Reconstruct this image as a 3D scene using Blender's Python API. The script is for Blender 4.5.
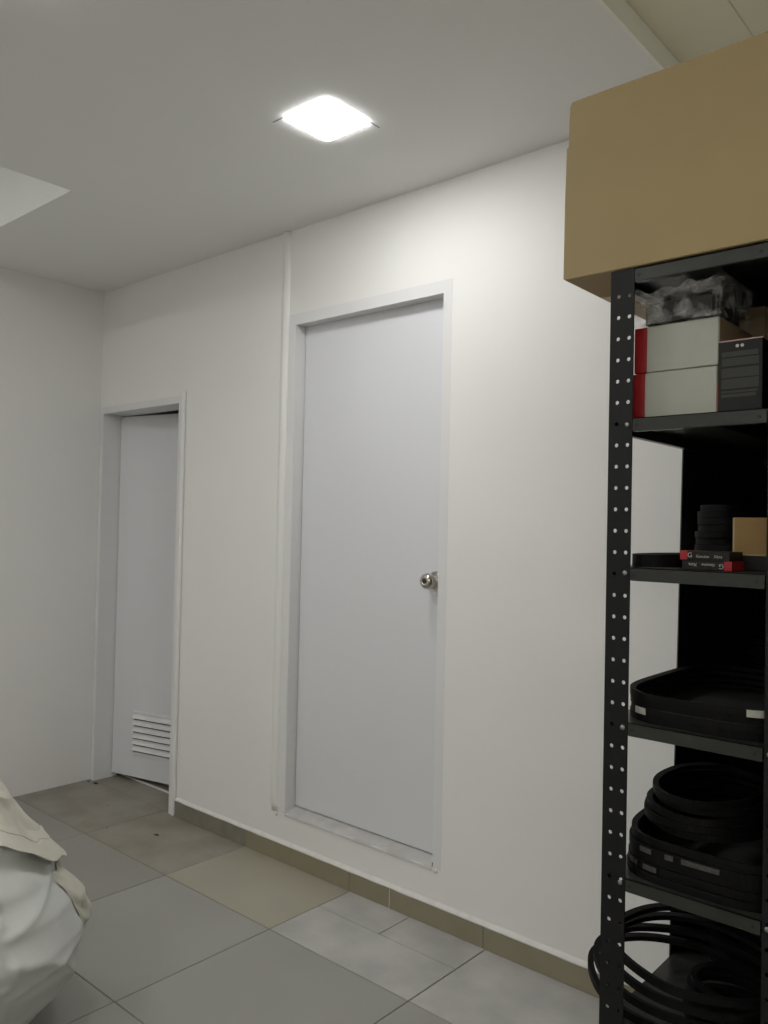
import bpy, bmesh, math, random
from mathutils import Vector, Matrix, noise
random.seed(7)
for o in list(bpy.data.objects): bpy.data.objects.remove(o)
S = bpy.context.scene
COL = S.collection
R = math.radians

# ------------------------------------------------------------------ camera, world, lights, exposure
F_PX, YAW, PITCH, ROLL = 812.0, 0.71813, 0.01834, 0.02141
CAM = Vector((0.0, -2.2507, 1.365))
fw = Vector((-math.sin(YAW)*math.cos(PITCH), math.cos(YAW)*math.cos(PITCH), math.sin(PITCH)))
r0 = Vector((math.cos(YAW), math.sin(YAW), 0)); u0 = r0.cross(fw)
rt = r0*math.cos(ROLL) + u0*math.sin(ROLL); up = -r0*math.sin(ROLL) + u0*math.cos(ROLL)
cd = bpy.data.cameras.new('camera'); cam = bpy.data.objects.new('camera', cd); COL.objects.link(cam)
cd.sensor_fit = 'VERTICAL'; cd.sensor_height = 36.0; cd.lens = F_PX/1024*36.0; cd.clip_start = 0.05
cam.matrix_world = Matrix(((rt.x, up.x, -fw.x, CAM.x), (rt.y, up.y, -fw.y, CAM.y), (rt.z, up.z, -fw.z, CAM.z), (0, 0, 0, 1)))
S.camera = cam
w = bpy.data.worlds.new('world'); S.world = w; w.use_nodes = True
w.node_tree.nodes['Background'].inputs[0].default_value = (0.5, 0.5, 0.5, 1)
w.node_tree.nodes['Background'].inputs[1].default_value = 0.02
S.view_settings.view_transform = 'Standard'; S.view_settings.look = 'None'
S.view_settings.gamma = 1.0; S.view_settings.use_curve_mapping = False
S.view_settings.exposure = 0.82
FILL_TUBE = 20.0            # strength of the added fill tubes behind the camera
LAMP = 35.0            # strength of every LED diffuser in the ceiling

# ------------------------------------------------------------------ materials
def mat(name, col, rough=0.6, var=0.0, scale=6.0, metal=0.0, bump=0.0, bscale=60.0, col2=None, spec=0.5, patch=None):
    m = bpy.data.materials.new(name); m.use_nodes = True
    nt = m.node_tree; b = nt.nodes['Principled BSDF']
    b.inputs['Roughness'].default_value = rough; b.inputs['Metallic'].default_value = metal
    b.inputs['Specular IOR Level'].default_value = spec
    c1 = (*col, 1)
    b.inputs['Base Color'].default_value = c1
    tc = nt.nodes.new('ShaderNodeNewGeometry')
    if var > 0 or col2:
        n = nt.nodes.new('ShaderNodeTexNoise'); n.inputs['Scale'].default_value = scale; n.inputs['Detail'].default_value = 5
        nt.links.new(tc.outputs['Position'], n.inputs['Vector'])
        rp = nt.nodes.new('ShaderNodeValToRGB')
        lo, hi = patch if patch else (0.3, 0.7)
        rp.color_ramp.elements[0].position = lo; rp.color_ramp.elements[1].position = hi
        a2 = col2 if col2 else tuple(c*(1-var) for c in col)
        rp.color_ramp.elements[0].color = (*a2, 1); rp.color_ramp.elements[1].color = c1
        nt.links.new(n.outputs['Fac'], rp.inputs['Fac']); nt.links.new(rp.outputs['Color'], b.inputs['Base Color'])
    if bump > 0:
        n2 = nt.nodes.new('ShaderNodeTexNoise'); n2.inputs['Scale'].default_value = bscale; n2.inputs['Detail'].default_value = 4
        nt.links.new(tc.outputs['Position'], n2.inputs['Vector'])
        bp = nt.nodes.new('ShaderNodeBump'); bp.inputs['Strength'].default_value = bump; bp.inputs['Distance'].default_value = 0.004
        nt.links.new(n2.outputs['Fac'], bp.inputs['Height']); nt.links.new(bp.outputs['Normal'], b.inputs['Normal'])
    return m

def emit(name, col, strength):
    m = bpy.data.materials.new(name); m.use_nodes = True; nt = m.node_tree
    nt.nodes.clear(); e = nt.nodes.new('ShaderNodeEmission'); o = nt.nodes.new('ShaderNodeOutputMaterial')
    e.inputs[0].default_value = (*col, 1); e.inputs[1].default_value = strength
    nt.links.new(e.outputs[0], o.inputs[0]); return m

M = {
 'wall': mat('wall_paint', (0.85, 0.843, 0.822), 0.55, 0.03, 1.7, bump=0.12, bscale=9),
 'ceil': mat('ceiling_paint', (0.895, 0.895, 0.87), 0.8, 0.02, 1.2),
 'ceil2': mat('warm_tinted_ceiling_panel', (0.88, 0.84, 0.65), 0.6, 0.05, 3),  # cream puts the warm light over the rack into the colour
 'fascia': mat('fascia_lit_tint', (0.93, 0.93, 0.84), 0.4, 0.02, 4),  # brighter, warmer colour in place of light from the right
 'white': mat('white_enamel', (0.775, 0.772, 0.772), 0.4, 0.02, 3),
 'leaf': mat('door_laminate', (0.72, 0.73, 0.76), 0.42, 0.015, 2),
 'bead': mat('white_bead', (0.82, 0.815, 0.80), 0.45),
 'caulk': mat('white_caulk', (0.78, 0.77, 0.74), 0.7, 0.1, 30, bump=0.3),
 'sill': mat('stained_sill', (0.56, 0.55, 0.535), 0.8, 0, 18, col2=(0.47, 0.455, 0.44), bump=0.2, patch=(0.3, 0.7)),
 'grout': mat('grout', (0.15, 0.14, 0.12), 0.9, 0.3, 20),
 'tile': mat('porcelain_tile', (0.322, 0.320, 0.290), 0.42, 0.10, 2.2),
 'tile_b': mat('porcelain_tile_brown', (0.292, 0.282, 0.248), 0.42, 0.12, 2.6),
 'tile_y': mat('porcelain_tile_yellow', (0.375, 0.352, 0.275), 0.38, 0.12, 3),
 'tile_p': mat('dusty_tile', (0.48, 0.472, 0.448), 0.65, 0, 5, col2=(0.365, 0.36, 0.34), patch=(0.35, 0.65)),
 'tile_d': mat('dirty_tile', (0.305, 0.288, 0.245), 0.6, 0, 5, col2=(0.225, 0.208, 0.168), patch=(0.3, 0.62)),
 'skirt': mat('skirting_tile', (0.285, 0.258, 0.175), 0.4, 0.12, 8),
 'skirt_d': mat('skirting_tile_grey', (0.25, 0.235, 0.19), 0.6, 0.25, 14),
 'chrome': mat('brushed_chrome', (0.55, 0.52, 0.47), 0.16, metal=1.0),
 'dark': mat('dark_gap', (0.02, 0.02, 0.02), 0.8),
 'post': mat('black_enamel', (0.007, 0.0075, 0.0085), 0.5, 0.2, 12, spec=0.3),
 'shelf': mat('charcoal_enamel', (0.038, 0.042, 0.036), 0.32, 0.3, 14, spec=0.35),
 'sheet': mat('black_sheet', (0.040, 0.040, 0.037), 0.55, 0.3, 4),
 'bolt': mat('zinc_bolt', (0.35, 0.35, 0.35), 0.35, metal=1.0),
 'card': mat('cardboard', (0.415, 0.318, 0.168), 0.75, 0.07, 7, bump=0.08, bscale=25),
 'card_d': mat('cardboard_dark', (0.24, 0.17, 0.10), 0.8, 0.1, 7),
 'card_o': mat('cardboard_orange', (0.34, 0.215, 0.08), 0.75, 0.12, 20),
 'tape': mat('packing_tape', (0.48, 0.37, 0.21), 0.25, 0.05, 9),
 'rubber': mat('belt_rubber', (0.004, 0.004, 0.0045), 0.7, 0.2, 40, spec=0.2),
 'paper': mat('label_paper', (0.55, 0.54, 0.50), 0.7, 0.15, 80),
 'print': mat('faded_print', (0.085, 0.082, 0.077), 0.7, 0.4, 150),
 'greybox': mat('grey_carton', (0.43, 0.44, 0.395), 0.5, 0.05, 9),
 'red': mat('red_print', (0.36, 0.012, 0.016), 0.45, 0.1, 10),
 'blackbox': mat('black_carton', (0.011, 0.0115, 0.011), 0.5, 0.2, 10, spec=0.3),
 'greyprint': mat('grey_print', (0.042, 0.044, 0.040), 0.5, spec=0.3),
 'whiteprint': mat('white_print', (0.55, 0.53, 0.50), 0.5),
 'pink': mat('pale_pink_print', (0.55, 0.36, 0.34), 0.5),
 'fab_u': mat('cream_nylon', (0.60, 0.585, 0.505), 0.5, 0.1, 14, bump=0.25, bscale=45),
 'fab_l': mat('white_nylon', (0.62, 0.635, 0.625), 0.5, 0.05, 9, bump=0.12, bscale=35),
 'fill_tube': emit('fill_tube_emitter', (1.0, 0.96, 0.86), FILL_TUBE),
 'led': emit('led_diffuser', (1.0, 0.995, 0.985), LAMP),
}
def film_mat():
    m = bpy.data.materials.new('clear_film'); m.use_nodes = True; nt = m.node_tree; nt.nodes.clear()
    o = nt.nodes.new('ShaderNodeOutputMaterial'); t = nt.nodes.new('ShaderNodeBsdfTransparent')
    p = nt.nodes.new('ShaderNodeBsdfPrincipled'); p.inputs['Base Color'].default_value = (0.75, 0.75, 0.73, 1)
    p.inputs['Roughness'].default_value = 0.12; p.inputs['Specular IOR Level'].default_value = 0.8
    g = nt.nodes.new('ShaderNodeNewGeometry'); n = nt.nodes.new('ShaderNodeTexNoise'); n.inputs['Scale'].default_value = 38; n.inputs['Detail'].default_value = 6
    rp = nt.nodes.new('ShaderNodeMapRange'); rp.inputs[1].default_value = 0.46; rp.inputs[2].default_value = 0.68; rp.inputs[3].default_value = 0.02; rp.inputs[4].default_value = 0.38
    nt.links.new(g.outputs['Position'], n.inputs['Vector']); nt.links.new(n.outputs['Fac'], rp.inputs[0])
    mx = nt.nodes.new('ShaderNodeMixShader'); nt.links.new(rp.outputs[0], mx.inputs[0])
    nt.links.new(t.outputs[0], mx.inputs[1]); nt.links.new(p.outputs[0], mx.inputs[2]); nt.links.new(mx.outputs[0], o.inputs[0])
    return m
M['film'] = film_mat()

# ------------------------------------------------------------------ helpers
def link(name, me, m=None, parent=None, smooth=False):
    o = bpy.data.objects.new(name, me); COL.objects.link(o)
    if m is not None: me.materials.append(M[m] if isinstance(m, str) else m)
    if parent: o.parent = parent
    if smooth:
        for p in me.polygons: p.use_smooth = True
    return o
def pyd(name, v, f, m, parent=None, smooth=False):
    me = bpy.data.meshes.new(name); me.from_pydata([tuple(a) for a in v], [], f); me.update()
    return link(name, me, m, parent, smooth)
class MB:
    def __init__(s): s.v = []; s.f = []
    def box(s, x0, x1, y0, y1, z0, z1):
        n = len(s.v)
        s.v += [(x0,y0,z0),(x1,y0,z0),(x1,y1,z0),(x0,y1,z0),(x0,y0,z1),(x1,y0,z1),(x1,y1,z1),(x0,y1,z1)]
        s.f += [tuple(n+i for i in q) for q in ((0,3,2,1),(4,5,6,7),(0,1,5,4),(1,2,6,5),(2,3,7,6),(3,0,4,7))]
        return s
    def lathe(s, prof, o, ax, n=24):
        # prof: list of (radius, distance along ax)
        o = Vector(o); ax = Vector(ax).normalized(); a = ax.orthogonal().normalized(); b = ax.cross(a)
        base = len(s.v)
        for r, d in prof:
            for k in range(n):
                t = 2*math.pi*k/n; s.v.append(tuple(o + ax*d + (a*math.cos(t) + b*math.sin(t))*r))
        for i in range(len(prof)-1):
            for k in range(n):
                k2 = (k+1) % n; s.f.append((base+i*n+k, base+i*n+k2, base+(i+1)*n+k2, base+(i+1)*n+k))
        s.f.append(tuple(base+k for k in reversed(range(n)))); s.f.append(tuple(base+(len(prof)-1)*n+k for k in range(n)))
        return s
    def build(s, name, m, parent=None, bevel=0.0, seg=2, smooth=False):
        me = bpy.data.meshes.new(name)
        if bevel > 0:
            me.from_pydata(s.v, [], s.f); bm = bmesh.new(); bm.from_mesh(me)
            bmesh.ops.bevel(bm, geom=list(bm.edges), offset=bevel, segments=seg, affect='EDGES', clamp_overlap=True)
            bm.to_mesh(me); bm.free()
        else:
            me.from_pydata(s.v, [], s.f)
        me.update()
        return link(name, me, m, parent, smooth)
def bx(name, m, d, parent=None, bevel=0.0, seg=2):
    return MB().box(*d).build(name, m, parent, bevel, seg)
def empty(name, loc=(0, 0, 0), rz=0.0):
    o = bpy.data.objects.new(name, None); COL.objects.link(o); o.location = loc; o.rotation_euler = (0, 0, rz)
    o.empty_display_size = 0.05; return o
def tag(o, label=None, cat=None, group=None, kind=None):
    if label: o['label'] = label
    if cat: o['category'] = cat
    if group: o['group'] = group
    if kind: o['kind'] = kind
    return o
def struct(o, label, cat=None):
    return tag(o, label, cat, None, 'structure')

# ------------------------------------------------------------------ the room
H = 2.5826           # underside of the gypsum ceiling
XL, XR, YF = -3.985, 1.6, -4.6
XEDGE = -0.853       # where the gypsum ceiling ends
RX, RY = -2.849, -0.785   # corner of the raised recess in the gypsum ceiling
HT = H + 0.45

def holed_wall(name, xs, zs, holes, y0, y1, m):
    """solid wall in the XZ plane between y0 (room side) and y1, with rectangular holes given as cell index pairs"""
    v = []; f = []; idx = {}
    def V(i, j, b):
        k = (i, j, b)
        if k not in idx: idx[k] = len(v); v.append((xs[i], y1 if b else y0, zs[j]))
        return idx[k]
    solid = lambda i, j: 0 <= i < len(xs)-1 and 0 <= j < len(zs)-1 and (i, j) not in holes
    for i in range(len(xs)-1):
        for j in range(len(zs)-1):
            if not solid(i, j): continue
            f.append((V(i,j,0), V(i+1,j,0), V(i+1,j+1,0), V(i,j+1,0)))
            f.append((V(i,j,1), V(i,j+1,1), V(i+1,j+1,1), V(i+1,j,1)))
            if not solid(i-1, j): f.append((V(i,j,0), V(i,j+1,0), V(i,j+1,1), V(i,j,1)))
            if not solid(i+1, j): f.append((V(i+1,j,0), V(i+1,j,1), V(i+1,j+1,1), V(i+1,j+1,0)))
            if not solid(i, j-1): f.append((V(i,j,0), V(i,j,1), V(i+1,j,1), V(i+1,j,0)))
            if not solid(i, j+1): f.append((V(i,j+1,0), V(i+1,j+1,0), V(i+1,j+1,1), V(i,j+1,1)))
    return pyd(name, v, f, m)

D2L, D2R, D2T = -3.945, -3.262, 1.931      # small door clear opening
D1L, D1R, D1B, D1T = -2.464, -1.711, 0.194, 2.186
wb = holed_wall('wall_back', [XL, XL+0.006, -3.222, -2.507, -1.674, XR], [0.0, D1B, 1.967, 2.231, HT],
                {(1,0),(1,1),(3,1),(3,2)}, 0.0, 0.13, 'wall')
struct(wb, 'long warm white painted wall with two door openings')
struct(bx('wall_left', 'wall', (XL-0.12, XL, YF, 0.13, 0, HT)), 'white end wall beside the small louvred door')
struct(bx('wall_right', 'wall', (XR, XR+0.12, YF, 0.13, 0, HT)), 'white wall closing the room on the right, out of view')
struct(bx('wall_front', 'wall', (XL-0.12, XR+0.12, YF-0.12, YF, 0, HT)), 'white wall behind the camera, out of view')

# closet behind the small door
cl = MB(); cl.box(-4.105, XL, 0.13, 1.3, 0, 2.4); cl.box(-3.0, -2.9, 0.13, 1.3, 0, 2.4); cl.box(-4.105, -2.9, 1.3, 1.4, 0, 2.4); cl.box(-4.105, -2.9, 0.13, 1.4, 2.4, 2.5)
struct(cl.build('wall_closet', 'wall'), 'white walls of the small room behind the louvred door')

# ceiling: gypsum slab with a raised recess, fascia, higher panels tinted for warm light
ce = MB()
ce.box(RX, XEDGE-0.012, YF, 0.0, H, H+0.03)
ce.box(XL, RX, RY, 0.0, H, H+0.03)
ce.box(XL, RX, YF, -3.4, H, H+0.03)
ceiling = struct(ce.build('ceiling', 'ceil'), 'flat off-white gypsum ceiling with a raised recess')
rc = MB(); rc.box(XL, RX, RY, RY+0.02, H+0.03, H+0.38); rc.box(RX, RX+0.02, -3.4, RY, H+0.03, H+0.38); rc.box(XL, RX, -3.42, -3.4, H+0.03, H+0.38); rc.box(XL, RX, -3.4, RY, H+0.36, H+0.38)
rc.build('recess_lining', 'ceil', ceiling)
bx('ceiling_fascia', 'fascia', (XEDGE-0.012, XEDGE, YF, 0.0, H, H+0.10), ceiling)
ch = empty('ceiling_raised'); struct(ch, 'panelled ceiling, tinted cream for warm light, set a little higher above the rack')
x = XEDGE; k = 0
for x1 in [-0.662 + 0.25*i for i in range(10)]:
    if x1 > XR: x1 = XR
    bx('ceiling_panel', 'ceil2', (x, x1-0.0012, YF, 0.0, H+0.061, H+0.075), ch, 0.0015, 1); x = x1
    if x >= XR: break
struct(bx('ceiling_slab', 'ceil', (XL-0.12, XR+0.12, YF-0.12, 0.13, HT, HT+0.1)), 'structural slab above the false ceilings, out of view')

# floor: recessed grout bed + tiles
fl = struct(bx('floor', 'grout', (XL-0.12, XR+0.12, YF-0.12, 1.4, -0.1, -0.003)), 'floor of large grey-beige porcelain tiles')
XS = [XL, -3.31, -2.70, -2.089, -1.482, -0.875, -0.268, 0.339, 0.946, XR]
YS = [0.0, -0.402, -0.978, -1.556, -2.134, -2.712, -3.29, -3.868, YF]
G = 0.0016
def tile(x0, x1, y0, y1, m, dz=0.0):
    return bx('floor_tile', m, (x0+G, x1-G, y0+G, y1-G, -0.012, dz), fl, 0.0012, 1)
for j in range(len(YS)-1):
    for i in range(len(XS)-1):
        x0, x1, y1, y0 = XS[i], XS[i+1], YS[j], YS[j+1]
        if j == 0:
            if i == 3:
                tile(x0, x1, y0, -0.172, 'tile_p', 0.0006); tile(x0, -1.80, -0.172, y1, 'tile_p'); tile(-1.80, x1, -0.172, y1, 'tile_p', 0.0004); continue
            tile(x0, x1, y0, y1, {0: 'tile_d', 1: 'tile_d', 2: 'tile_y', 4: 'tile_p', 5: 'tile_p'}.get(i, 'tile'), random.uniform(-.0004, .0006))
        elif j == 1:
            tile(x0, x1, y0, y1, {0: 'tile_b', 1: 'tile_b'}.get(i, 'tile'), random.uniform(-.0004, .0006))
        else:
            tile(x0, x1, y0, y1, 'tile' if (i+j) % 3 else 'tile_b', random.uniform(-.0004, .0006))
tile(XL, -3.215, 0.0, 0.155, 'tile_d'); tile(XL, -3.0, 0.165, 0.77, 'tile_d'); tile(XL, -3.0, 0.77, 1.3, 'tile_d')
bx('threshold_strip', 'caulk', (-3.94, -3.222, 0.152, 0.166, -0.01, 0.004), fl, 0.001, 1)
# a few scraps of dirt by the small door
for (px, py, r) in ((-3.074, -0.198, 0.020), (-3.95, -0.03, 0.016), (-3.90, -0.02, 0.024), (-3.55, -0.15, 0.007), (-3.30, -0.30, 0.006)):
    v = []; n = 9
    for q in range(n):
        t = 2*math.pi*q/n; rr = r*random.uniform(.5, 1.1); v.append((px+rr*math.cos(t), py+rr*.5*math.sin(t), .0008))
    v.append((px, py, .003)); v.append((px, py, -.001))
    pyd('dirt_scrap', v, [(q, (q+1) % n, n) for q in range(n)] + [((q+1) % n, q, n+1) for q in range(n)], 'dark', fl)

# skirting tiles with a white caulk line on top
sk = empty('baseboard_back'); struct(sk, 'row of olive-tan skirting tiles with a white caulk line along the wall')
edges = [-3.213, -2.700, -2.092, -1.894, -1.490, -0.883, -0.276, 0.331, 0.938, 1.545]
for i in range(len(edges)-1):
    bx('skirting_tile', 'skirt_d' if i == 0 else 'skirt', (edges[i]+.0012, edges[i+1]-.0012, -0.011, 0.0, 0.0, 0.0725), sk, 0.0015, 1)
for e in edges[1:-1]:
    bx('skirting_joint', 'caulk' if e == -1.894 else 'grout', (e-.0012, e+.0012, -0.0095, 0.0, 0.0, 0.0718), sk)
v = []; f = []; n = 140
for i in range(n+1):
    xx = -3.213 + (XR+3.213)*i/n
    a = .004*noise.noise(Vector((xx*9, 0, 3))); b = .004*noise.noise(Vector((xx*14, 5, 3)))
    for (yy, zz) in ((-.0004, .0865+a*.6), (-.004, .082+a*.6), (-.0115, .0755+b*.4), (-.0122, .0712+b*.6), (0.001, .0705)):
        v.append((xx, yy, zz))
for i in range(n):
    for q in range(4): f.append((i*5+q, i*5+q+1, i*5+5+q+1, i*5+5+q))
pyd('caulk_bead', v, f, 'caulk', sk, True)
# vertical bead left of the main door, from sill height to the ceiling
v = []; f = []; n = 90; prof = [(-.0205, 0.0), (-.018, -.009), (-.011, -.013), (0.0, -.0135), (.010, -.011), (.017, -.005), (.0195, 0.0)]
for i in range(n+1):
    zz = .188 + (H-.188)*i/n; d = .0022*noise.noise(Vector((0, 2, zz*4)))
    for (dx, dy) in prof: v.append((-2.5275+dx+d, dy*min(1, .05+(zz-.188)/.06), zz))
m = len(prof)
for i in range(n):
    for q in range(m-1): f.append((i*m+q, i*m+q+1, (i+1)*m+q+1, (i+1)*m+q))
f.append(tuple(reversed(range(m)))); f.append(tuple(n*m+q for q in range(m)))
struct(pyd('trim_1', v, f, 'bead', None, True), 'thin white vertical bead rising from sill to ceiling beside the tall door')

# ------------------------------------------------------------------ main door
d1 = empty('door_1', (D1L, 0.05, D1B)); struct(d1, 'tall plain white door with a round chrome knob, on a raised sill')
def child(o, p):
    o.parent = p; o.matrix_parent_inverse = Matrix.Translation(-Vector(p.location)); return o
child(bx('door_leaf', 'leaf', (D1L+.003, D1R+.04, 0.05, 0.09, 0.2165, D1T+.01), None, 0.0015, 1), d1)
child(bx('door_jamb', 'white', (-2.507, D1L, -0.003, 0.13, D1B, D1T), None, 0.0015, 2), d1)
child(bx('door_jamb', 'white', (D1R, -1.674, -0.0006, 0.13, D1B, D1T)), d1)
child(bx('door_head', 'white', (-2.507, -1.674, -0.0012, 0.13, D1T, 2.231)), d1)
v = []; f = []; n = 60
for i in range(n+1):
    xx = D1L + (D1R-D1L)*i/n; a = .0025*noise.noise(Vector((xx*16, 1, 0))); b = .003*noise.noise(Vector((xx*11, 7, 0)))
    for (yy, zz) in ((-.0035+b*.3, D1B-.008), (-.002+b, D1B-.001+a), (.012, D1B+.005+a*.4), (.055, D1B+.019), (.13, D1B+.019), (.13, D1B-.008)): v.append((xx, yy, zz))
for i in range(n):
    for q in range(5): f.append((i*6+q, i*6+6+q, i*6+6+q+1, i*6+q+1))
child(pyd('sill', v, f, 'sill', None, True), d1)
def lump(c, s3, seed, m='caulk'):
    bm = bmesh.new(); bmesh.ops.create_icosphere(bm, subdivisions=2, radius=1)
    for q in bm.verts:
        d = 1 + .35*noise.noise(q.co*1.8 + Vector((seed, 0, 0))); q.co = Vector((q.co.x*s3[0]*d, q.co.y*s3[1]*d, q.co.z*s3[2]*d)) + Vector(c)
    me = bpy.data.meshes.new('plaster_lump'); bm.to_mesh(me); bm.free(); return link('plaster_lump', me, m, None, True)
child(lump((D1L-.012, 0.0, D1B+.006), (.009, .004, .008), 3), d1)
child(lump((-2.517, 0.0, D1B-.012), (.007, .004, .012), 8), d1)
child(lump((D1R+.016, 0.0, D1B-.006), (.010, .004, .010), 5), d1)
child(lump((D1R+.001, .004, D1B+.012), (.004, .006, .012), 6, 'dark'), d1)
kb = MB(); KX, KZ = -1.757, 1.178
kb.lathe([(.010, -.012), (.013, -.016), (.013, -.026), (.022, -.030), (.028, -.039), (.029, -.050), (.026, -.061), (.017, -.068), (.0085, -.070), (.0085, -.068)], (KX, .05, KZ), (0, 1, 0), 32)
knob = child(kb.build('door_knob', 'chrome', None, smooth=True), d1); knob['label'] = 'round chrome door knob'
ro = MB().lathe([(.0335, 0.0), (.033, -.006), (.028, -.012), (.017, -.016), (.014, -.022)], (KX, .05, KZ), (0, 1, 0), 32).build('rosette', 'chrome', knob, smooth=True)
kh = MB().lathe([(.007, -.068), (.007, -.0705), (.004, -.0708)], (KX, .05, KZ), (0, 1, 0), 16).build('keyhole', 'shelf', knob, smooth=False)

# ------------------------------------------------------------------ small louvred door, standing ajar
d2 = empty('door_2', (-3.943, 0.095, 0.0)); struct(d2, 'narrow white louvred door standing ajar in the corner')
child(bx('door_jamb', 'white', (XL+.007, D2L, -0.006, 0.13, 0.0, D2T), None, 0.0015, 2), d2)
child(bx('door_jamb', 'white', (D2R, -3.2225, -0.010, 0.13, 0.0, D2T), None, 0.0015, 2), d2)
child(bx('door_head', 'white', (XL+.007, -3.2225, -0.004, 0.13, D2T, 1.966), None, 0.0015, 2), d2)
child(bx('architrave', 'bead', (-3.236, -3.214, -0.018, -0.0005, 0.0, 1.985), None, 0.004, 3), d2)
leaf = child(bx('door_leaf', 'leaf', (0, .655, 0, .038, .026, 1.926), None, 0.0015, 1), d2)
leaf.matrix_parent_inverse = Matrix.Identity(4); leaf.location = (0.003, 0, 0); leaf.rotation_euler = (0, 0, R(13))
lv = MB(); L0, L1, Z0, Z1, T = .143, .515, .148, .372, .012
lv.box(L0, L1, -.008, 0, Z0, Z0+T); lv.box(L0, L1, -.008, 0, Z1-T, Z1); lv.box(L0, L0+T, -.008, 0, Z0+T, Z1-T); lv.box(L1-T, L1, -.008, 0, Z0+T, Z1-T)
lv.build('louvre_frame', 'white', leaf)
bx('louvre_shade_backing', 'sheet', (L0+T, L1-T, -.0012, 0, Z0+T, Z1-T), leaf)  # black sheet stands in for the shade between the slats
for i in range(6):
    z0 = Z0+T+(Z1-Z0-2*T)*i/6; z1 = Z0+T+(Z1-Z0-2*T)*(i+1)/6
    # a slat slopes outwards and down, its lower lip standing proud of the slat below
    vv = []
    for xx in (L0+T, L1-T): vv += [(xx, -.002, z1-.001), (xx, -.018, z0+.012), (xx, -.018, z0+.009), (xx, -.002, z0+.016)]
    pyd('louvre_slat', vv, [(0,4,5,1),(1,5,6,2),(2,6,7,3),(3,7,4,0),(0,1,2,3),(7,6,5,4)], 'white', leaf)

# ------------------------------------------------------------------ ceiling lights
def light(loc, label, h=.0925):
    t = empty('ceiling_light', loc)
    bm = bmesh.new()
    def rr(hh, r, z):
        out = []
        for (sx, sy, a0) in ((1,1,0),(-1,1,90),(-1,-1,180),(1,-1,270)):
            for q in range(6):
                a = R(a0+18*q); out.append(bm.verts.new((sx*(hh-r)+r*math.cos(a), sy*(hh-r)+r*math.sin(a), z)))
        return out
    a = rr(h, .018, -.004); bm.faces.new(list(reversed(a)))
    b = rr(h, .018, 0.0)
    n = len(a)
    for q in range(n): bm.faces.new((a[q], a[(q+1) % n], b[(q+1) % n], b[q]))
    me = bpy.data.meshes.new('diffuser'); bm.normal_update(); bm.to_mesh(me); bm.free(); link('diffuser', me, 'led', t)
    # dark ends of the cut-out in the gypsum
    bx('cutout_edge', 'dark', (-h-.045, -h+.004, -h-.0015, -h+.0005, -.001, 0), t)
    bx('cutout_edge', 'dark', (h-.0005, h+.0015, h-.004, h+.04, -.001, 0), t)
    tag(t, label, 'ceiling light', 'square recessed ceiling lights'); return t
light((-1.738, -0.5606, H), 'glowing square LED light set flush in the gypsum ceiling')
light((-1.738, -1.49, H), 'second square LED light nearer the camera, just above the top left of the frame')
light((-1.738, -3.10, H), 'added square LED fill light farther back over the room, out of view')  # added unseen fill lamp, lifts the ceiling by bounce
light((-1.2, -4.1, H), 'added square LED fill light near the back wall of the room, out of view')  # added unseen fill lamp for more bounced light
light((-3.1, -3.75, H), 'added square LED fill light in the back left of the room, out of view')  # added unseen lamp to brighten the room
light((-3.35, -2.1, H+.36), 'added square LED light inside the raised ceiling recess, out of view')  # added unseen lamp that brightens the recess

# twin-tube fixture added behind the camera as unseen fill light
tf = empty('fill_tube_fixture', (0.55, -3.0, 2.36)); tag(tf, 'added white hanging twin-tube fill fixture behind the camera, out of view', 'ceiling light')
bx('fixture_body', 'white', (-.62, .62, -.05, .05, .03, .07), tf, .004, 2)
for yy in (-.03, .03):
    MB().lathe([(.013, -.6), (.013, .6)], (0, yy, .0), (1, 0, 0), 12).build('tube', 'fill_tube', tf)
    for xx in (-.61, .60): bx('tube_holder', 'white', (xx, xx+.01, yy-.014, yy+.014, -.015, .03), tf)
for xx in (-.45, .45): MB().lathe([(.003, .07), (.003, H+.061-2.36)], (xx, 0, 0), (0, 0, 1), 8).build('hanger_rod', 'white', tf)

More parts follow.
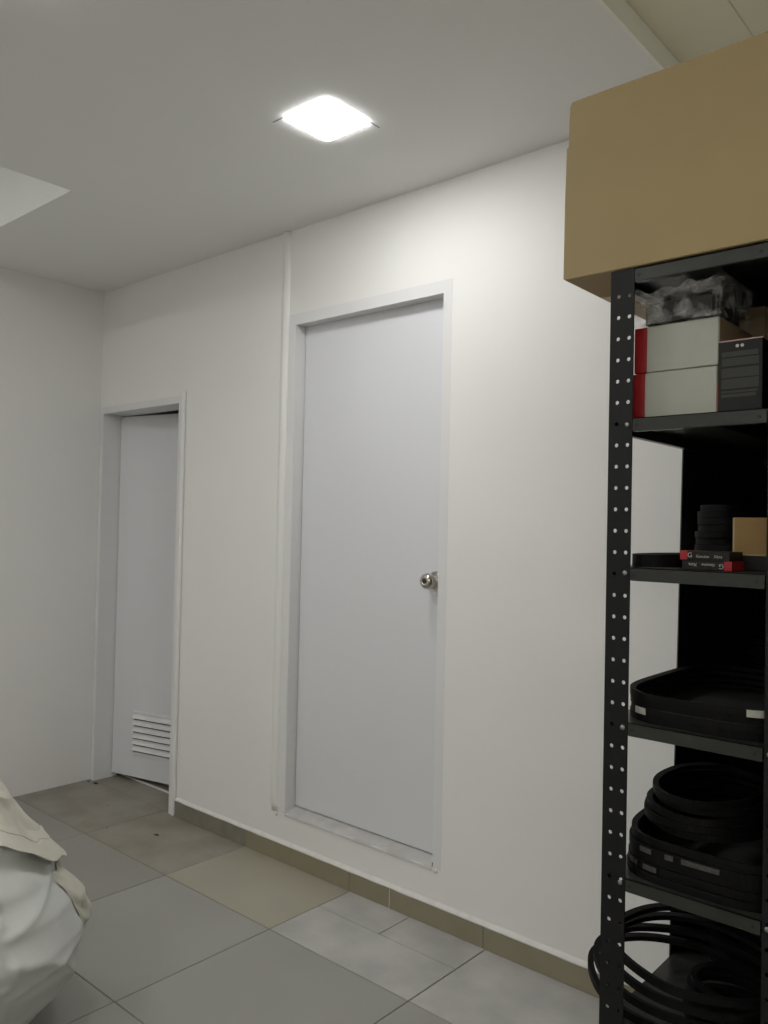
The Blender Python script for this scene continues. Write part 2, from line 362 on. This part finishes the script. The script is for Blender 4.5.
# ------------------------------------------------------------------ metal rack
X0, X1, Y0, Y1 = -0.628, -0.328, -0.95, -0.10
PW, PS = .0425, .022
SH = [1.810, 1.557, 1.306, 1.047, 0.789, 0.531, 0.273, 0.08]
rack = empty('metal_rack', ((X0+X1)/2, (Y0+Y1)/2, 0)); tag(rack, 'black perforated metal rack filled with belts and cartons, at the right', 'rack')
def rchild(o): o.parent = rack; o.matrix_parent_inverse = Matrix.Translation(-Vector(rack.location)); return o
PIT = .0364
def post_mesh():
    """angle post: perforated face in XZ (x 0..PW), side flange along +y; thickness 2 mm"""
    bm = bmesh.new(); T = .002; top = 1.812
    def ring(x0, x1, z0, z1, hx, hz, r):
        cx, cz = hx, hz
        outer = [(x1,cz),(x1,z1),(cx,z1),(x0,z1),(x0,cz),(x0,z0),(cx,z0),(x1,z0)]
        inner = [(cx+r*math.cos(math.pi*q/4), cz+r*math.sin(math.pi*q/4)) for q in range(8)]
        fo = [bm.verts.new((p[0], 0, p[1])) for p in outer]; fi = [bm.verts.new((p[0], 0, p[1])) for p in inner]
        bo = [bm.verts.new((p[0], T, p[1])) for p in outer]; bi = [bm.verts.new((p[0], T, p[1])) for p in inner]
        for q in range(8):
            n = (q+1) % 8
            bm.faces.new((fo[q], fo[n], fi[n], fi[q])); bm.faces.new((bo[n], bo[q], bi[q], bi[n])); bm.faces.new((fi[q], fi[n], bi[n], bi[q]))
    def plate(x0, x1, y0, y1, z0, z1):
        vs = [bm.verts.new(p) for p in ((x0,y0,z0),(x1,y0,z0),(x1,y1,z0),(x0,y1,z0),(x0,y0,z1),(x1,y0,z1),(x1,y1,z1),(x0,y1,z1))]
        for q in ((0,3,2,1),(4,5,6,7),(0,1,5,4),(1,2,6,5),(2,3,7,6),(3,0,4,7)): bm.faces.new([vs[a] for a in q])
    c1, c2, xm = PW*.34, PW*.80, PW*.57
    z = 1.7673
    zt = z + PIT/2
    plate(0, PW, 0, T, zt, top)
    while zt - PIT > .03:
        ring(0, xm, zt-PIT, zt, c1, zt-PIT/2, .0036); ring(xm, PW, zt-PIT, zt, c2, zt-PIT/2, .0036); zt -= PIT
    plate(0, PW, 0, T, 0, zt)
    plate(0, T, T, PS, 0, top)
    plate(PW-.0005, PW, 0, T+.0002, 0, top)
    me = bpy.data.meshes.new('post'); bm.normal_update(); bm.to_mesh(me); bm.free(); me.materials.append(M['post']); return me
pm = post_mesh()
for (px, py, sx, sy) in ((X0, Y0, 1, 1), (X1, Y0, -1, 1), (X0, Y1, 1, -1), (X1, Y1, -1, -1)):
    o = bpy.data.objects.new('post', pm); COL.objects.link(o); o.parent = rack
    o.location = Vector((px, py, 0)) - Vector(rack.location); o.scale = (sx, sy, 1)
bolt_me = None
def bolt(x, y, z):
    global bolt_me
    if bolt_me is None:
        bm = MB().lathe([(.0042, 0.0), (.0042, -.0015), (.0025, -.0028), (.001, -.003)], (0, 0, 0), (0, 1, 0), 10)
        bolt_me = bpy.data.meshes.new('bolt'); bolt_me.from_pydata(bm.v, [], bm.f); bolt_me.materials.append(M['bolt'])
    o = bpy.data.objects.new('bolt', bolt_me); COL.objects.link(o); o.parent = rack; o.location = Vector((x, y, z)) - Vector(rack.location)
LIP = .0215
for i, z in enumerate(SH):
    s = MB(); a, b, c, d = X0+.0025, X1-.0025, Y0+.0022, Y1-.0022
    if i == 0: c -= .0
    s.box(a, b, c, d, z-.0015, z)
    s.box(a+PW-.001, b-PW+.001, c-.004, c-.0028, z-LIP, z)          # front lip, proud between the posts
    s.box(a+PW-.001, b-PW+.001, c-.004, c+.001, z-.0015, z)
    s.box(a, b, d-.0012, d, z-LIP, z)
    s.box(a, a+.0012, c, d, z-LIP, z); s.box(b-.0012, b, c, d, z-LIP, z)
    s.box(a+PW, b-PW, c-.003, c+.008, z-LIP-.0008, z-LIP)            # folded returns
    s.box(a, a+.011, c+.02, d, z-LIP-.0008, z-LIP); s.box(b-.011, b, c+.02, d, z-LIP-.0008, z-LIP)
    sh = rchild(s.build('shelf', 'shelf'))
    st = MB(); xm = (a+b)/2
    st.box(xm-.028, xm+.028, c+.01, d-.01, z-.020, z-.0185); st.box(xm-.028, xm-.0265, c+.01, d-.01, z-.0185, z-.0015); st.box(xm+.0265, xm+.028, c+.01, d-.01, z-.0185, z-.0015)
    so = st.build('stiffener', 'shelf', sh)
    for hx in (a+PW+.006, b-PW-.010):
        MB().lathe([(.0028, 0), (.0028, -.0006)], (hx, c-.0042, z-.012), (0, 1, 0), 8).build('lip_hole', 'dark', sh)
    if i in (1, 2, 3, 4):
        bolt(X0+PW*.80, Y0-.0002, z-.010); bolt(X1-PW*.80, Y0-.0002, z-.010)
# black side sheet hung on the far half of the left side, and a back sheet
v = [(X0-.001, -.600, 1.806), (X0-.001, -.652, .09), (X0-.001, Y1-.01, .09), (X0-.001, Y1-.01, 1.806)]
v2 = [(X0-.0035, p[1], p[2]) for p in v]
rchild(pyd('side_panel', v + v2, [(0,1,2,3),(7,6,5,4),(0,4,5,1),(1,5,6,2),(2,6,7,3),(3,7,4,0)], 'sheet'))
rchild(bx('back_panel', 'sheet', (X0, X1, Y1+.0005, Y1+.003, .09, 1.806)))
rchild(bx('side_panel', 'sheet', (X1+.001, X1+.0035, -.92, Y1-.01, .09, 1.806)))  # unseen right sheet, added to block light and keep the rack dark

# ------------------------------------------------------------------ big cardboard box on top
B0, B1, BY0, BY1, BZ0, BZ1 = -.7125, -.235, -.953, -.53, 1.8135, 2.135
cb = empty('cardboard_box', ((B0+B1)/2, (BY0+BY1)/2, BZ0)); tag(cb, 'large plain brown cardboard box resting on top of the black rack', 'box')
def cchild(o): o.parent = cb; o.matrix_parent_inverse = Matrix.Translation(-Vector(cb.location)); return o
def crumple(me, amp, freq, seed, sub=5):
    bm = bmesh.new(); bm.from_mesh(me); bmesh.ops.subdivide_edges(bm, edges=list(bm.edges), cuts=sub, use_grid_fill=True)
    for q in bm.verts: q.co += amp*noise.noise_vector(q.co*freq + Vector((seed, seed, 0)))
    bm.to_mesh(me); bm.free()
pl = [(B0-.007, BZ0+.004), (B0-.002, BZ0), (B1, BZ0), (B1, BZ1), (B0+.006, BZ1), (B0+.001, BZ1-.008), (B0, 2.10), (B0-.001, 2.056), (B0-.0045, 2.052), (B0-.0065, 1.95)]
n = len(pl); vv = []
for (yy, ins) in ((BY0, .0015), (BY0+.0025, 0), (BY1, 0)):
    cx, cz = (B0+B1)/2, (BZ0+BZ1)/2
    vv += [(px+math.copysign(ins, cx-px), yy, pz+math.copysign(ins, cz-pz)) for (px, pz) in pl]
ff = [tuple(range(n)), tuple(reversed(range(2*n, 3*n)))]
for q in range(2): ff += [(q*n+i, (q+1)*n+i, (q+1)*n+(i+1) % n, q*n+(i+1) % n) for i in range(n)]
body = pyd('box_body', vv, ff, 'card'); cchild(body)
cchild(bx('box_tape', 'tape', (B0+.001, B0+.08, -.815, -.765, BZ0-.0008, BZ0+.001)))
cchild(bx('top_flap', 'card', (B0+.008, B1-.004, BY0+.025, (BY0+BY1)/2-.001, BZ1, BZ1+.004), None, .001, 1))
cchild(bx('top_flap', 'card', (B0+.004, B1-.004, (BY0+BY1)/2+.001, BY1-.003, BZ1, BZ1+.004), None, .001, 1))

# ------------------------------------------------------------------ second shelf: cartons
z = SH[1]
def redgrey(zb, h, label, dx, rz):
    t = empty('parts_carton', (-.524+dx, -.925, zb), rz); tag(t, label, 'box', 'grey and red cartons')
    bx('carton_body', 'greybox', (-.052, .069, 0, .16, 0, h), t, .0015, 1)
    bx('red_end', 'red', (-.074, -.0515, .0003, .16, .0003, h-.0003), t, .001, 1)
    bx('side_print', 'card_d', (.0685, .0697, .002, .158, .002, h-.002), t)
    return t
redgrey(z+.0006, .078, 'pale grey carton with red end, lower of the two stacked', 0, 0)
redgrey(z+.0796, .078, 'pale grey carton with red end, under the plastic-wrapped pack', .002, R(-1.2))
t = empty('black_carton', (-.4185, -.93, z+.0006)); tag(t, 'upright black carton with small white print beside the grey cartons', 'box')
bx('carton_body', 'blackbox', (-.0335, .0335, 0, .09, 0, .113), t, .001, 1)
bx('top_line', 'pink', (-.0335, .0335, -.0008, .002, .1125, .1142), t)
bx('red_side', 'red', (-.0345, -.0334, .001, .08, .002, .045), t)
for (z0, z1, x0, x1) in ((.088, .096, -.028, .027), (.0735, .086, -.028, .028), (.055, .070, -.028, .028), (.0375, .053, -.028, .028), (.031, .034, -.028, .026), (.024, .029, -.028, .024)):
    bx('print_block', 'greyprint', (x0, x1, -.0004, .001, z0, z1), t)
for dx in (-.0045, .003):
    MB().lathe([(.0026, 0), (.0026, -.0006)], (dx, 0, .1045), (0, 1, 0), 12).build('print_dot', 'whiteprint', t)
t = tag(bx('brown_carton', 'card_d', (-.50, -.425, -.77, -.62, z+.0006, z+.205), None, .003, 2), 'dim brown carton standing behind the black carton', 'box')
# black pack in clear film on the grey cartons
t = empty('wrapped_pack', (-.522, -.925, z+.1582)); tag(t, 'black pack loosely wrapped in crumpled clear plastic on the grey cartons', 'pack')
bx('pack', 'blackbox', (-.060, .060, .01, .13, .0, .042), t, .006, 2)
bm = bmesh.new(); bmesh.ops.create_cube(bm, size=1.0)
bmesh.ops.subdivide_edges(bm, edges=list(bm.edges), cuts=22, use_grid_fill=True)
for q in bm.verts:
    p = Vector((q.co.x*.150, q.co.y*.145+.068, (q.co.z+.5)*.058))
    d = noise.noise_vector(p*55)*.007 + noise.noise_vector(p*130)*.0035
    ridge = abs(noise.noise(p*40 + Vector((3, 1, 0))))
    p += d*(1 if q.co.z > -.4 else .2); p.y -= .008*(1-ridge)*(q.co.y < -.4); p.z += .010*max(0, q.co.x)*(q.co.z > 0)*2
    p.z = max(p.z, .0006); q.co = p
me = bpy.data.meshes.new('plastic_film'); bm.to_mesh(me); bm.free(); link('plastic_film', me, 'film', t)

# ------------------------------------------------------------------ belts
def belt_mesh(a, b, seed, tz=.0, tilt=0.0, w=.010, h=.012, amp=.008, N=84, sq=1.0):
    v = []; f = []; prof = [(-w/2, -h*.32), (w/2, -h/2), (w/2, h/2), (-w/2, h*.32)]
    pts = []
    for i in range(N):
        t = 2*math.pi*i/N; ct, st = math.cos(t), math.sin(t)
        rr = 1 + amp/max(a, b)*2*noise.noise(Vector((ct*1.3+seed, st*1.3, seed*.7)))
        x_ = a*rr*math.copysign(abs(ct)**sq, ct); y_ = b*rr*math.copysign(abs(st)**sq, st)
        z_ = tz*noise.noise(Vector((ct*1.1, st*1.1, seed*2.3+5))) + tilt*y_
        pts.append(Vector((x_, y_, z_)))
    for i in range(N):
        d = (pts[(i+1) % N]-pts[i-1]); d.z = 0; d.normalize(); o = Vector((d.y, -d.x, 0))
        for (pr, pz) in prof: v.append(tuple(pts[i] + o*pr + Vector((0, 0, pz))))
    for i in range(N):
        j = (i+1) % N
        for q in range(4): f.append((i*4+q, j*4+q, j*4+(q+1) % 4, i*4+(q+1) % 4))
    zmin = min(p[2] for p in v)
    return [(p[0], p[1], p[2]-zmin) for p in v], f
def belt(cx, cy, z, a, b, seed, label, group, rz=0.0, **kw):
    v, f = belt_mesh(a, b, seed, **kw)
    o = pyd('drive_belt', v, f, 'rubber'); o.location = (cx, cy, z); o.rotation_euler = (0, 0, rz)
    tag(o, label, 'belt', group); return o
def sband(o, a0, a1, zc, hh, a, b, sq, m='paper', name='belt_label', n=8):
    """a curved paper band on the outer face of a squarish belt loop, from angle a0 to a1 (degrees)"""
    v = []; f = []
    P = lambda t: Vector((a*math.copysign(abs(math.cos(t))**sq, math.cos(t)), b*math.copysign(abs(math.sin(t))**sq, math.sin(t)), 0))
    for i in range(n+1):
        t = R(a0+(a1-a0)*i/n); p = P(t); d = P(t+.01)-P(t-.01); nn = Vector((d.y, -d.x, 0)).normalized()
        for e in (.0072, .0055):
            q = p + nn*e; v += [(q.x, q.y, zc-hh), (q.x, q.y, zc+hh)]
    for i in range(n):
        k = i*4; f += [(k, k+4, k+5, k+1), (k+2, k+3, k+7, k+6), (k+1, k+5, k+7, k+3), (k, k+2, k+6, k+4)]
    f += [(0, 1, 3, 2), (n*4, n*4+2, n*4+3, n*4+1)]
    return pyd(name, v, f, m, o)

def ordinal(i, n):
    if i == 0: return 'lowest'
    if i == n-1: return 'topmost'
    return ['', 'second', 'third', 'fourth', 'fifth', 'sixth', 'seventh', 'eighth', 'ninth', 'tenth', 'eleventh', 'twelfth', 'thirteenth'][i] + ' lowest'
# third shelf: folded belts at the back, two flat cartons, a torn carton
z = SH[2]
for i in range(9):
    belt(-.535+random.uniform(-.006, .006), -.545+random.uniform(-.012, .012), z+.0005+i*.0128, .060-.0014*i, .15-.004*i, 10+i,
         ordinal(i, 9) + ' black belt of the stack behind the flat red-ended cartons', 'belts stacked on the third shelf', amp=.004, sq=.8)
belt(-.566, -.80, z+.0006, .050, .125, 31, 'thin black belt lying flat beside the flat red-ended cartons', None, amp=.004, h=.021)
def textmesh(s, size):
    cu = bpy.data.curves.new('t', 'FONT'); cu.body = s; cu.size = size; cu.extrude = .0002; cu.align_x = 'LEFT'
    o = bpy.data.objects.new('t', cu); COL.objects.link(o)
    me = bpy.data.meshes.new_from_object(o); bpy.data.objects.remove(o); me.name = 'lettering'; return me
def flatbox(loc, rz, flip, label):
    t = empty('flat_carton', loc, rz); tag(t, label, 'box', 'flat red-ended cartons')
    h = .0148; L = .079
    bx('carton_body', 'blackbox', (-L/2, L/2, 0, .06, 0, h), t, .0006, 1)
    s = -1 if flip else 1
    x0, x1 = sorted((s*-L/2*1.003, s*-.0275)); bx('red_end', 'red', (x0, x1, -.0005, .0603, .0004, h+.0003), t)
    for (txt, px, sz) in (('G', -.0275, .011), ('Genuine', -.0135, .0062), ('Xtra', .0150, .0072)):
        me = textmesh(txt, sz); me.materials.append(M['whiteprint'])
        o = link('lettering', me, None, t); o.rotation_euler = (R(90), R(180) if flip else 0, 0)
        o.location = (s*px, -.0007, .0045 if not flip else h-.0045)
flatbox((-.468, -.925, z+.0006), 0, True, 'flat black carton with red end at right, lower of two on third shelf')
flatbox((-.472, -.923, z+.0158), R(-1), False, 'flat black carton with its red end to the left, on top of its twin')
t = empty('torn_carton', (-.424, -.86, z+.0246)); tag(t, 'small torn orange-brown carton beside the stacked belts', 'box')
bx('carton_body', 'card_o', (-.022, .030, .004, .08, 0, .061), t, .001, 1)
bx('carton_front', 'card_o', (-.0235, .031, 0, .0035, .0005, .0625), t, .0008, 1)
bx('torn_edge', 'tape', (-.0245, -.0215, -.0006, .003, .0005, .062), t); bx('torn_edge', 'tape', (-.0235, .031, -.0006, .003, .0002, .0030), t)

t = tag(bx('black_packet', 'blackbox', (-.452, -.385, -.865, -.775, z+.0006, z+.0240), None, .001, 1), 'flat black packet under the torn orange-brown carton', 'packet')

# fourth shelf
z = SH[3]
for i in range(4):
    a, b = .1405-.001*(i % 2), .213-.002*(i % 3)
    o = belt(-.478+random.uniform(-.002, .002), -.722+random.uniform(-.004, .004), z+.0006+i*.0125, a, b, 50+i,
         ordinal(i, 4) + ' unlabelled wide black belt on the fourth shelf' if i not in (1, 3) else ('wide black belt with a white paper label at the left front of the fourth shelf' if i == 1 else 'wide black belt with a white paper label at the right front of the fourth shelf'),
         'belts on the fourth shelf', amp=.001, sq=.5)
    if i == 1: sband(o, 238, 250, .006, .0052, a, b, .5)
    if i == 3: sband(o, 288, 302, .006, .0055, a, b, .5)
for i in range(10):
    belt(-.468+random.uniform(-.004, .004), -.36+random.uniform(-.005, .005), z+.0006+i*.0125, .125*math.sqrt(max(.12, 1-(i/11)**2)), .125*math.sqrt(max(.12, 1-(i/11)**2)), 60+i,
         ordinal(i, 10) + ' black belt of the mound at the back of the fourth shelf', 'belts on the fourth shelf', amp=.004)
# fifth shelf
z = SH[4]
for i in range(5):
    a, b = .1405-.001*(i % 2), .213-.002*i
    lab = {1: 'wide black belt with faded print, low in the fifth shelf stack', 3: 'wide black belt with faded print, higher in the fifth shelf stack'}.get(i, ordinal(i, 5) + ' of the wide black belts at the front of the fifth shelf')
    o = belt(-.478+random.uniform(-.002, .002), -.722+random.uniform(-.003, .003), z+.0006+i*.0135, a, b, 80+i, lab, 'belts on the fifth shelf', amp=.001, sq=.5, h=.013)
    if i in (1, 3):
        for (a0, a1) in (((232, 239), (241, 243), (250, 260)) if i == 1 else ((246, 256), (264, 267), (269, 275))):
            sband(o, a0, a1, .0065, .0040, a, b, .5, 'print', 'belt_print')
for i in range(5):
    belt(-.513-.004*math.sin(i*1.7), -.745+.008*math.cos(i*2.1), z+.0690+i*.0128, .104-.004*i, .150-.005*i, 90+i,
         ordinal(i, 5) + ' of the narrower black belts on top of the fifth shelf stack', 'belts on the fifth shelf', amp=.005)
for i in range(14):
    belt(-.50+random.uniform(-.006, .006), -.35+random.uniform(-.008, .008), z+.0006+i*.0130, .105, .12, 110+i,
         ordinal(i, 14) + ' black belt of the tall stack at the back of the fifth shelf', 'belts on the fifth shelf', amp=.005)
# sixth shelf: big loops poking out past the post
z = SH[5]
for i in range(4):
    belt(-.548+.010*i, -.785, z+.001+i*.0240, .172-.006*i, .120-.003*(i % 2), 140+i,
         ordinal(i, 4) + ' of the big black belt loops poking out past the front post', 'belts on the sixth shelf', amp=.006, tz=.002, tilt=.16, w=.011, h=.014)
for i in range(5):
    belt(-.468+.004*math.sin(i*2), -.785+.004*math.cos(i*3), z+.0006+i*.0135, .072-.003*i, .070-.003*i, 170+i,
         ordinal(i, 5) + ' of the small black belts coiled inside the big loops', 'belts on the sixth shelf', amp=.003)
for i in range(4):
    belt(-.47, -.48+random.uniform(-.006, .006), z+.0006+i*.0135, .13, .16, 160+i,
         ordinal(i, 4) + ' black belt of the stack at the back of the sixth shelf', 'belts on the sixth shelf', amp=.004)

# ------------------------------------------------------------------ fabric sack in the bottom left corner
SX, SY = -2.228, -1.345
sack = empty('fabric_bundle', (SX, SY, 0)); tag(sack, 'bulging bundle of off-white nylon fabric standing on the floor, cut by the left edge', 'bundle')
toC = math.atan2(CAM.y-SY, CAM.x-SX)     # direction of the viewer, used only to orient the seam
def interp(p, z):
    for (z0, r0_), (z1, r1_) in zip(p, p[1:]):
        if z <= z1:
            t = (z-z0)/(z1-z0); t = t*t*(3-2*t)*.5 + t*.5; return r0_ + (r1_-r0_)*t
    return p[-1][1]
prof = [(0, .13), (.05, .19), (.12, .252), (.20, .292), (.28, .304), (.35, .278), (.42, .226), (.50, .168), (.58, .110), (.63, .060)]
v = []; f = []; NT, NZ = 180, 90
def body_r(th, z):
    p = Vector((math.cos(th), math.sin(th), z*3)); r = interp(prof, z); a = th-toC
    sag = (1-abs(math.sin(10*z + 1.25*a + .9*noise.noise(p*.8))))**3
    fold = (1-abs(math.sin(15*z - 1.1*a + 1.5*noise.noise(p*1.1) + 1)))**4
    wgt = min(1, z/.08)
    return r + wgt*(.020*sag + .010*fold - .006 + .014*noise.noise(p*1.3) + .003*noise.noise(p*4))
for j in range(NZ+1):
    z = .63*j/NZ
    for i in range(NT):
        th = 2*math.pi*i/NT; r = body_r(th, z); v.append((r*math.cos(th), r*math.sin(th), z))
for j in range(NZ):
    for i in range(NT): f.append((j*NT+i, j*NT+(i+1) % NT, (j+1)*NT+(i+1) % NT, (j+1)*NT+i))
f.append(tuple(reversed(range(NT)))); f.append(tuple(NZ*NT+i for i in range(NT)))
pyd('sack_body', v, f, 'fab_l', sack, True)
def hemz(th):
    d = math.cos(th-toC); return .435 + .125*max(0, d)**1.3 + .006*math.sin(7*th) + .004*math.sin(13*th+1)
APEX = .762; NJ = 60
def upper(th, t, off=0.0):
    hz = hemz(th); z = APEX + (hz-APEX)*t; p = Vector((math.cos(th), math.sin(th), z*3))
    r = max(.004, .045*min(1, t*6) + (.70-z)*.70 + .02*max(0, t-.8)/.2) if t > 0 else .002
    r = max(r, .03*min(1, t*8))
    w_ = min(1, t*2)*(1-.75*max(0, min(1, (t-.75)/.12)))
    r += w_*(.016*(1-abs(math.sin(3*th+8*t+2*noise.noise(p))))**2 + .018*noise.noise(p*1.8) + .010*noise.noise(p*4.5)) + off
    return (r*math.cos(th), r*math.sin(th), z)
v = []; f = []
for j in range(NJ+1):
    for i in range(NT): v.append(upper(2*math.pi*i/NT, j/NJ))
for j in range(NJ):
    for i in range(NT): f.append((j*NT+i, (j+1)*NT+i, (j+1)*NT+(i+1) % NT, j*NT+(i+1) % NT))
n0 = len(v)                              # inner side, so the cloth has thickness
for j in range(NJ+1):
    for i in range(NT): v.append(upper(2*math.pi*i/NT, j/NJ, -.003))
for j in range(NJ):
    for i in range(NT): f.append((n0+j*NT+i, n0+j*NT+(i+1) % NT, n0+(j+1)*NT+(i+1) % NT, n0+(j+1)*NT+i))
for i in range(NT): f.append((NJ*NT+i, n0+NJ*NT+i, n0+NJ*NT+(i+1) % NT, NJ*NT+(i+1) % NT))
cap = pyd('sack_cover', v, f, 'fab_u', sack, True); cap['label'] = 'cream nylon cover ending in a stitched hem'
v = []; f = []; HP = ((.76, .0005), (.765, .0050), (.83, .0055), (.84, .0025), (.85, .0055), (.985, .0060), (1.0, .0055), (1.0, -.005)); m = len(HP)
for i in range(NT):
    th = 2*math.pi*i/NT
    for (t, off) in HP: v.append(upper(th, t, off))
for i in range(NT):
    j = (i+1) % NT
    for q in range(m-1): f.append((i*m+q, i*m+q+1, j*m+q+1, j*m+q))
pyd('hem', v, f, 'fab_u', cap)
# puffed fold of cloth hanging from under the hem on the right side
v = []; f = []; NA, NB = 26, 30; side_a = toC + R(86)
for j in range(NB+1):
    for i in range(NA+1):
        s_, t_ = i/NA, j/NB
        th = side_a + R(-17 + 34*s_)*(1-.35*t_); z = .435 - .165*t_ - .02*math.sin(math.pi*s_)
        r = body_r(th, z) + .002 + .030*math.sin(math.pi*s_)*math.sin(math.pi*min(1, t_*1.05+.02))**.7 + .008*noise.noise(Vector((s_*4, t_*5, 2)))
        v.append((r*math.cos(th), r*math.sin(th), z))
for j in range(NB):
    for i in range(NA): k = j*(NA+1)+i; f.append((k, k+NA+1, k+NA+2, k+1))
pyd('side_fold', v, f, 'fab_u', sack, True)
